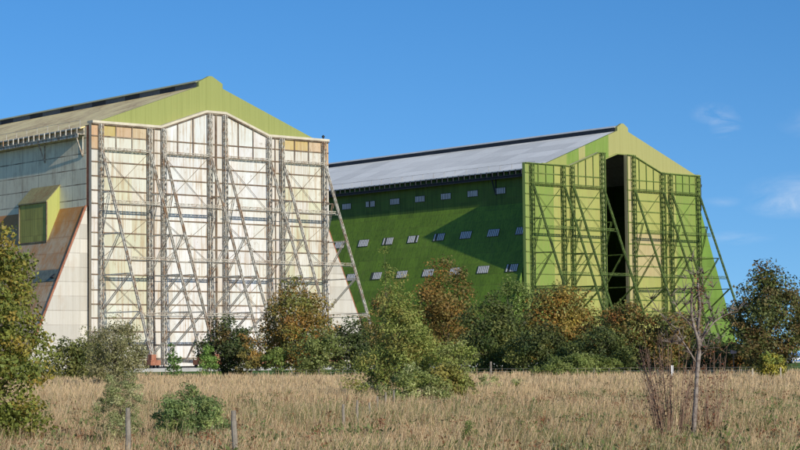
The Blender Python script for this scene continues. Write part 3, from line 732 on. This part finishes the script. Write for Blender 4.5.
def shoots(px, d, name, label, n, spread, top, seed, leafc):
    """thicket of thin bare stems with a few remaining leaves"""
    r = random.Random(seed); o = at(px, d); root = empty(name, o); tag(root, label, 'shrub')
    b = MB(); LP = []
    for i in range(n):
        a = r.uniform(0, 6.28); q = r.uniform(.0, .3)
        p = Vector((q * math.cos(a), q * math.sin(a), 0)); hz = hgt(px, top, d) * r.uniform(.55, 1.05)
        e = Vector((math.cos(a) * spread * r.uniform(.3, 1), math.sin(a) * spread * r.uniform(.3, 1), hz))
        mid = p.lerp(e, .5) + Vector((r.gauss(0, .04), r.gauss(0, .04), hz * .08))
        b.tube([p, mid, e], [.009, .006, .002], 5)
        for k in range(5):
            f = r.uniform(.35, 1); s0 = p.lerp(e, f); v = Vector((r.gauss(0, .5), r.gauss(0, .5), .7)) * r.uniform(.12, .3)
            b.tube([s0, s0 + v], [.0035, .0015], 4)
            for _ in range(2): LP.append(s0 + v * r.random())
    b.build('stems', M['twig_red'], root, True)
    g = np.random.default_rng(seed); P = np.array([tuple(p) for p in LP]); N = len(P)
    t1 = unit(g.normal(size=(N, 3))); t2 = unit(np.cross(t1, g.normal(size=(N, 3)))); L = .026 * g.uniform(.6, 1.3, (N, 1))
    V = np.stack([P, P + t1 * L + t2 * L * .5, P + t1 * L * 2, P + t1 * L - t2 * L * .5], 1).reshape(-1, 3)
    pal = np.array(leafc); mesh_np('leaves', V, 4, pal[g.integers(0, len(pal), N)], M['leaf'], root)
shoots(668, 42, 'bramble', 'thicket of thin red brown stems just left of the dead tree', 64, .95, 332, 5, [(.16, .06, .03), (.20, .09, .035), (.10, .08, .03)])
shoots(704, 42.5, 'bramble', 'sparse red leaved stems just right of the dead tree trunk', 30, .6, 350, 6, [(.22, .06, .03), (.18, .08, .035)])
shoots(640, 56, 'bramble', 'low brown stems in the grass well left of the dead tree', 16, .6, 392, 7, [(.15, .09, .04), (.12, .1, .04)])

# ------------------------------------------------------------------ posts and fence
def field_post(px, d, top, w, lean, label):
    o = at(px, d); h = hgt(px, top, d); b = MB(); r = random.Random(px)
    n = 6; rad = [w * (1.08 - .12 * i / n) for i in range(n)] + [w * .8]
    pts = [(lean[0] * i / n * h + r.gauss(0, .004), lean[1] * i / n * h + r.gauss(0, .004), -.15 + (h + .15) * i / n) for i in range(n + 1)]
    b.tube(pts, rad, 9); ob = b.build('fence_post', M['wood'], None, False); ob.location = o
    tag(ob, label, 'fence post', 'old posts standing in the field')
field_post(127, 35.5, 407, .05, (.01, .0), 'leftmost weathered post, in the grass below the thin willow shrub')
field_post(234, 35.0, 410, .052, (-.02, .01), 'thick weathered post just right of the low dark green shrub')
field_post(342, 50, 404, .038, (0, .02), 'grey post leftmost of the receding row by the willow foot')
field_post(355.5, 54, 400, .036, (.0, 0), 'second post from the left in the receding row by the willow foot')
field_post(367.5, 60, 402, .036, (.02, 0), 'third post from the left in the receding row by the willow foot')
field_post(376, 66, 396, .036, (-.01, 0), 'fourth post from the left in the receding row by the willow foot')
field_post(384, 73, 392, .038, (0, 0), 'fifth post from the left in the receding row by the willow foot')
field_post(392, 80, 390, .038, (.01, 0), 'farthest post of the receding row, against the willow foot')

fence = empty('wire_fence', FA); tag(fence, 'long low post and wire fence between the field and the bushes', 'fence')
def fpt(px):
    a = YAW + math.atan2(px - 400, F_PX); dr = Vector((math.sin(a), math.cos(a), 0)); c = Vector((CAM.x, CAM.y, GZ))
    den = dr.x * fd.y - dr.y * fd.x; w = FA - c; t = (w.x * fd.y - w.y * fd.x) / den
    return c + dr * t
pxs = [267, 290.6, 305, 318, 329.6, 341, 354, 470, 489, 503.6, 521.5, 538.3, 556.3, 575.5, 592, 607, 622, 640, 656, 686, 704, 722, 738]
fp = [fpt(p) for p in [246] + pxs + [785, 806, 826]]
rr = random.Random(9)
fp_c = list(fp); W3 = MB()
for i, p in enumerate(fp):
    big = abs((p - fpt(489)).length) < .5
    b = MB(); h = 1.65 if big else rr.uniform(.8, 1.05); w = .11 if big else .048
    lx, ly = rr.gauss(0, .03), rr.gauss(0, .03); q = p - FA
    b.tube([(q.x, q.y, -.1), (q.x + lx, q.y + ly, h)], [w, w * .9], 8); b.build('post', M['wood'], fence)
for hz in (.45, .75, 1.0):
    q = [p - FA for p in fp]; W3.tube([(p.x, p.y, hz) for p in q], [.008] * len(q), 4)
W3.build('wire', M['steel_pale'], fence)
def stake(px, d, top, label):
    b = MB(); b.tube([(0, 0, -.1), (0.01, 0, hgt(px, top, d))], [.055, .05], 8); ob = b.build('stake', M['stake'], None); ob.location = at(px, d)
    tag(ob, label, 'stake', 'stakes of the young sapling')
stake(750, 141, 368, 'pale wooden stake left of the young yellow sapling')
stake(778, 141, 367, 'pale wooden stake right of the young yellow sapling')
# white marker post and small sign
b = MB(); b.box(-.09, .09, -.06, .06, -.1, hgt(670, 366, 165)); b.box(-.1, .1, -.07, .07, hgt(670, 366, 165), hgt(670, 366, 165) + .06)
ob = b.build('marker_post', plain_mat('white painted post', (.8, .8, .78), .05)); ob.location = at(670, 165); ob.rotation_euler = (0, 0, -YAW); tag(ob, 'short white marker post left of the dead tree at the field edge', 'marker post')
sg = empty('sign', at(731.5, 178), -YAW); tag(sg, 'small pale sign board among red leaves left of the big right tree', 'sign')
zz = hgt(731.5, 352, 178)
b = MB(); b.box(-.26, .26, -.03, .03, zz - .15, zz + .17); b.build('board', plain_mat('pale pink board', (.8, .66, .64), .08), sg)
b = MB(); b.box(-.04, .04, .032, .1, -.1, zz + .1); b.build('post', M['wood'], sg)

# blue van far off at the right edge
def van():
    d = 430; root = empty('parked_van', at(797, d), -YAW + .15); tag(root, 'distant blue and white van seen past the right hand trees', 'van')
    blue = plain_mat('blue van paint', (.05, .17, .42), .05, 1, .35, .5); wht = plain_mat('white van paint', (.75, .76, .78), .04, 1, .35, .5)
    g = plain_mat('dark van glass', (.02, .025, .03), .1, 1, .1, .6)
    out = [(-2.6, .45), (2.5, .45), (2.65, .8), (2.55, 1.15), (1.75, 1.35), (1.05, 2.2), (-2.45, 2.3), (-2.6, 2.1)]
    b = MB(); b.prism(out, 'y', -.95, .95); body = b.build('body', blue, root)
    bv = body.modifiers.new('round', 'BEVEL'); bv.width = .08; bv.segments = 2
    b = MB(); b.box(-2.5, 2.4, -.975, -.952, .75, 1.2); b.build('side_stripe', wht, root)
    b = MB(); b.prism([(.1, 1.4), (1.5, 1.4), (.98, 2.05), (.1, 2.08)], 'y', -.97, -.953); b.build('side_window', g, root)
    b = MB(); b.hexa([(1.78, -.8, 1.38), (1.78, .8, 1.38), (1.72, .8, 1.36), (1.72, -.8, 1.36), (1.11, -.75, 2.15), (1.11, .75, 2.15), (1.05, .75, 2.12), (1.05, -.75, 2.12)]); b.build('windscreen', g, root)
    for x in (-1.7, 1.65):
        for s in (-1, 1):
            b = MB(); y0, y1 = sorted((s * .98, s * .75)); b.tube([(x, y0, .34), (x, y1, .34)], [.34, .34], 16); w = b.build('wheel', M['dark'], root)
            b = MB(); b.tube([(x, s * .982, .34), (x, s * 1.0, .34)], [.19, .17], 12); b.build('hub', M['steel_pale'], w)
    b = MB(); b.box(2.6, 2.68, -.8, -.5, .85, 1.05); b.build('headlight', wht, root)
    b = MB(); b.box(2.6, 2.68, .5, .8, .85, 1.05); b.build('headlight', wht, root)
van()

# ------------------------------------------------------------------ grass
def grass():
    r = np.random.default_rng(77); Vs = []; Cs = []
    def field(x, y, sc, s):
        q = np.random.default_rng(s); out = 0
        for i in range(5):
            a = q.random() * 6.28; k = sc * q.uniform(.5, 1.8); out = out + np.sin((x * math.cos(a) + y * math.sin(a)) * k + q.random() * 6.28)
        return out / 5
    fA = np.array([FA.x, FA.y]); fN = np.array([fn.x, fn.y])
    for d0, d1, dens, wid, hh in ((30, 44, 430, .0055, .41), (44, 66, 240, .008, .40), (66, 105, 95, .015, .41), (105, 160, 34, .034, .42), (160, 250, 20, .055, .44)):
        A = math.radians(19); area = A * (d1 * d1 - d0 * d0); N = int(area * dens)
        d = np.sqrt(r.random(N) * (d1 * d1 - d0 * d0) + d0 * d0); a = YAW + (r.random(N) * 2 - 1) * A
        # tufting: pull blades towards tuft centres
        x = CAM.x + d * np.sin(a); y = CAM.y + d * np.cos(a)
        g = .35 if d1 < 70 else .7
        cx = np.round(x / g); cy = np.round(y / g); hsh = np.sin(cx * 12.9898 + cy * 78.233) * 43758.5453; hsh -= np.floor(hsh); hs2 = np.sin(cx * 39.3 + cy * 11.1) * 24634.6; hs2 -= np.floor(hs2)
        pull = np.where(hsh > .4, .55, .1)
        x = x + ((cx + hsh - .5) * g - x) * pull; y = y + ((cy + hs2 - .5) * g - y) * pull
        side = (np.stack([x, y], 1) - fA) @ fN; ok = side < 13
        x, y, d, hsh, hs2 = x[ok], y[ok], d[ok], hsh[ok], hs2[ok]; N = len(x)
        n1 = field(x, y, .22, 3); n2 = field(x, y, .7, 4); n3 = field(x, y, .08, 6)
        h = hh * (1 + .42 * n1 + .25 * n2) * r.uniform(.55, 1.25, N) * np.where(hsh > .6, 1.35, .82)
        tall = r.random(N) < .05; h = np.where(tall, h * 1.35, h)
        cols = np.tile(np.array([.66, .49, .285]), (N, 1)) * r.uniform(.82, 1.16, (N, 1))
        pale = r.random(N) < .13; cols[pale] = np.array([.66, .53, .34]) * r.uniform(.8, 1.1, (pale.sum(), 1))
        near = np.clip((95 - d) / 60, 0, 1)
        gr = (r.random(N) < .06 + near * np.clip(n1 * 1.1 + n2 * .6 + .08, 0, .75)); cols[gr] = np.array([.20, .22, .075]) * r.uniform(.7, 1.3, (gr.sum(), 1))
        rd = (r.random(N) < .03 + near * np.clip(-n1 * .8 + n3 * .7 + .05, 0, .5)); cols[rd] = np.array([.30, .16, .085]) * r.uniform(.7, 1.3, (rd.sum(), 1))
        az = r.random(N) * 6.28; lean = h * r.uniform(.05, .36, N) * np.where(tall, .5, 1)
        # prevailing lean
        lx = np.cos(az) * lean + h * .03; ly = np.sin(az) * lean
        fa = r.random(N) * 3.14; wx = np.cos(fa) * wid * .5 * r.uniform(.6, 1.3, N); wy = np.sin(fa) * wid * .5 * r.uniform(.6, 1.3, N)
        z = np.zeros(N) + GZ
        p0 = np.stack([x - wx, y - wy, z], 1); p1 = np.stack([x + wx, y + wy, z], 1)
        m0 = np.stack([x + lx * .4 + wx * .85, y + ly * .4 + wy * .85, GZ + h * .62], 1); m1 = np.stack([x + lx * .4 - wx * .85, y + ly * .4 - wy * .85, GZ + h * .62], 1)
        t0 = np.stack([x + lx - wx * .3, y + ly - wy * .3, GZ + h * .98], 1); t1 = np.stack([x + lx + wx * .3, y + ly + wy * .3, GZ + h], 1)
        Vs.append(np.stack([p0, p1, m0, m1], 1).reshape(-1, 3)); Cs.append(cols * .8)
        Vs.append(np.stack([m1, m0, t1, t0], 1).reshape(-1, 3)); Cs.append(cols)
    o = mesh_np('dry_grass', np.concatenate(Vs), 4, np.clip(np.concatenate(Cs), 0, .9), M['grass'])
    tag(o, 'tall dry straw coloured grass covering the rough field', 'grass', kind='stuff')
grass()
def weeds():
    """low leafy weeds, docks and seedlings scattered through the near grass"""
    r = np.random.default_rng(21); Vs = []; Cs = []
    for i in range(720):
        d = 33 + 60 * r.random() ** 1.6; a = YAW + r.uniform(-.235, .235); x, y = CAM.x + d * math.sin(a), CAM.y + d * math.cos(a)
        kind = r.random(); N = int(r.integers(30, 110)); w = r.uniform(.12, .75); h = r.uniform(.35, .62)
        if kind < .5: c = np.array([.15, .19, .06]); L = .05
        elif kind < .8: c = np.array([.26, .12, .06]); L = .03; w *= .45; h *= 1.25
        else: c = np.array([.28, .27, .14]); L = .045
        P = np.stack([x + r.normal(size=N) * w * .5, y + r.normal(size=N) * w * .5, GZ + h * r.random(N) ** .6], 1)
        t1 = unit(r.normal(size=(N, 3)) + np.array([0, 0, .8])); t2 = unit(np.cross(t1, r.normal(size=(N, 3)))); l = L * r.uniform(.6, 1.5, (N, 1))
        Vs.append(np.stack([P, P + t1 * l + t2 * l * .4, P + t1 * l * 2, P + t1 * l - t2 * l * .4], 1).reshape(-1, 3)); Cs.append(c * r.uniform(.6, 1.4, (N, 1)))
    o = mesh_np('field_weeds', np.concatenate(Vs), 4, np.clip(np.concatenate(Cs), 0, .9), M['leaf'])
    tag(o, 'scattered low green and red brown weeds among the dry grass', 'weeds', kind='stuff')
weeds()

# ------------------------------------------------------------------ light, sky
SUN_AZ, SUN_EL = 186.2, 20.5       # compass style from +Y clockwise
sd = Vector((math.sin(R(SUN_AZ)) * math.cos(R(SUN_EL)), math.cos(R(SUN_AZ)) * math.cos(R(SUN_EL)), math.sin(R(SUN_EL))))
ld = bpy.data.lights.new('sun', 'SUN'); ld.energy = 4.3; ld.angle = R(.5); ld.color = (1.0, .93, .82)
lo = bpy.data.objects.new('sun', ld); COL.objects.link(lo); lo.rotation_euler = sd.to_track_quat('Z', 'Y').to_euler(); lo.location = (-100, -200, 200)

w = bpy.data.worlds.new('World'); SC.world = w; w.use_nodes = True; nt = w.node_tree; nt.nodes.clear()
out = nt.nodes.new('ShaderNodeOutputWorld'); bg = nt.nodes.new('ShaderNodeBackground'); sky = nt.nodes.new('ShaderNodeTexSky')
sky.sky_type = 'NISHITA'; sky.sun_disc = False; sky.sun_elevation = R(SUN_EL); sky.sun_rotation = R(SUN_AZ)
sky.air_density = 1.0; sky.dust_density = .3; sky.ozone_density = 4.0; sky.altitude = 50
bg.inputs['Strength'].default_value = .135
hs = nt.nodes.new('ShaderNodeHueSaturation'); hs.inputs['Saturation'].default_value = 1.25; hs.inputs['Hue'].default_value = .505
tcw = nt.nodes.new('ShaderNodeTexCoord')
vadd = nt.nodes.new('ShaderNodeVectorMath'); vadd.operation = 'ADD'; vadd.inputs[1].default_value = (0, 0, .11)
vnm = nt.nodes.new('ShaderNodeVectorMath'); vnm.operation = 'NORMALIZE'
nt.links.new(tcw.outputs['Generated'], vadd.inputs[0]); nt.links.new(vadd.outputs[0], vnm.inputs[0]); nt.links.new(vnm.outputs[0], sky.inputs['Vector'])
nt.links.new(sky.outputs[0], hs.inputs['Color'])
# a few faint wisps of cloud low in the sky: soft spots round given directions, broken up by stretched noise
def skydir(px, py):
    return (FW * F_PX + RT * (px - 400) + UP * (225 - py)).normalized()
cn = nt.nodes.new('ShaderNodeTexNoise'); cn.inputs['Scale'].default_value = 38; cn.inputs['Detail'].default_value = 6; cn.inputs['Roughness'].default_value = .6; cn.inputs['Distortion'].default_value = .8
cm = nt.nodes.new('ShaderNodeMapping'); cm.inputs['Scale'].default_value = (1, 1, 2.6)
nt.links.new(tcw.outputs['Generated'], cm.inputs['Vector']); nt.links.new(cm.outputs[0], cn.inputs['Vector'])
def mth(op, a, b=0.0):
    nd = nt.nodes.new('ShaderNodeMath'); nd.operation = op
    for i, v in enumerate((a, b)):
        if isinstance(v, (int, float)): nd.inputs[i].default_value = v
        else: nt.links.new(v, nd.inputs[i])
    return nd.outputs[0]
tot = None
for px, py, rx, ry, am in ((712, 113, 12, 6, .25), (726, 125, 9, 8, .3), (735, 238, 22, 4, .14), (795, 206, 26, 7, .4), (722, 202, 12, 3, .12), (840, 190, 50, 12, .35), (900, 120, 60, 14, .3), (-120, 90, 60, 12, .3)):
    c = skydir(px, py); df = nt.nodes.new('ShaderNodeVectorMath'); df.operation = 'SUBTRACT'; df.inputs[1].default_value = c; nt.links.new(tcw.outputs['Generated'], df.inputs[0])
    sc = nt.nodes.new('ShaderNodeVectorMath'); sc.operation = 'MULTIPLY'; sc.inputs[1].default_value = (F_PX / rx, F_PX / rx, F_PX / ry); nt.links.new(df.outputs[0], sc.inputs[0])
    ln = nt.nodes.new('ShaderNodeVectorMath'); ln.operation = 'LENGTH'; nt.links.new(sc.outputs[0], ln.inputs[0])
    g = mth('MULTIPLY', mth('MAXIMUM', mth('SUBTRACT', 1.0, mth('MULTIPLY', ln.outputs['Value'], .5)), 0.0), am)
    tot = g if tot is None else mth('ADD', tot, g)
cl = mth('MULTIPLY', tot, mth('MAXIMUM', mth('MULTIPLY', mth('SUBTRACT', cn.outputs['Fac'], .36), 4.0), 0.0))
mx = nt.nodes.new('ShaderNodeMix'); mx.data_type = 'RGBA'; nt.links.new(cl, mx.inputs[0]); nt.links.new(hs.outputs[0], mx.inputs[6]); mx.inputs[7].default_value = (6.2, 6.6, 7.2, 1)
nt.links.new(mx.outputs[2], bg.inputs['Color']); nt.links.new(bg.outputs[0], out.inputs['Surface'])

vs = SC.view_settings; vs.view_transform = 'Standard'; vs.look = 'None'; vs.exposure = 0; vs.gamma = 1; vs.use_curve_mapping = False
SC.render.engine = 'CYCLES'; SC.cycles.max_bounces = 6; SC.cycles.transparent_max_bounces = 4
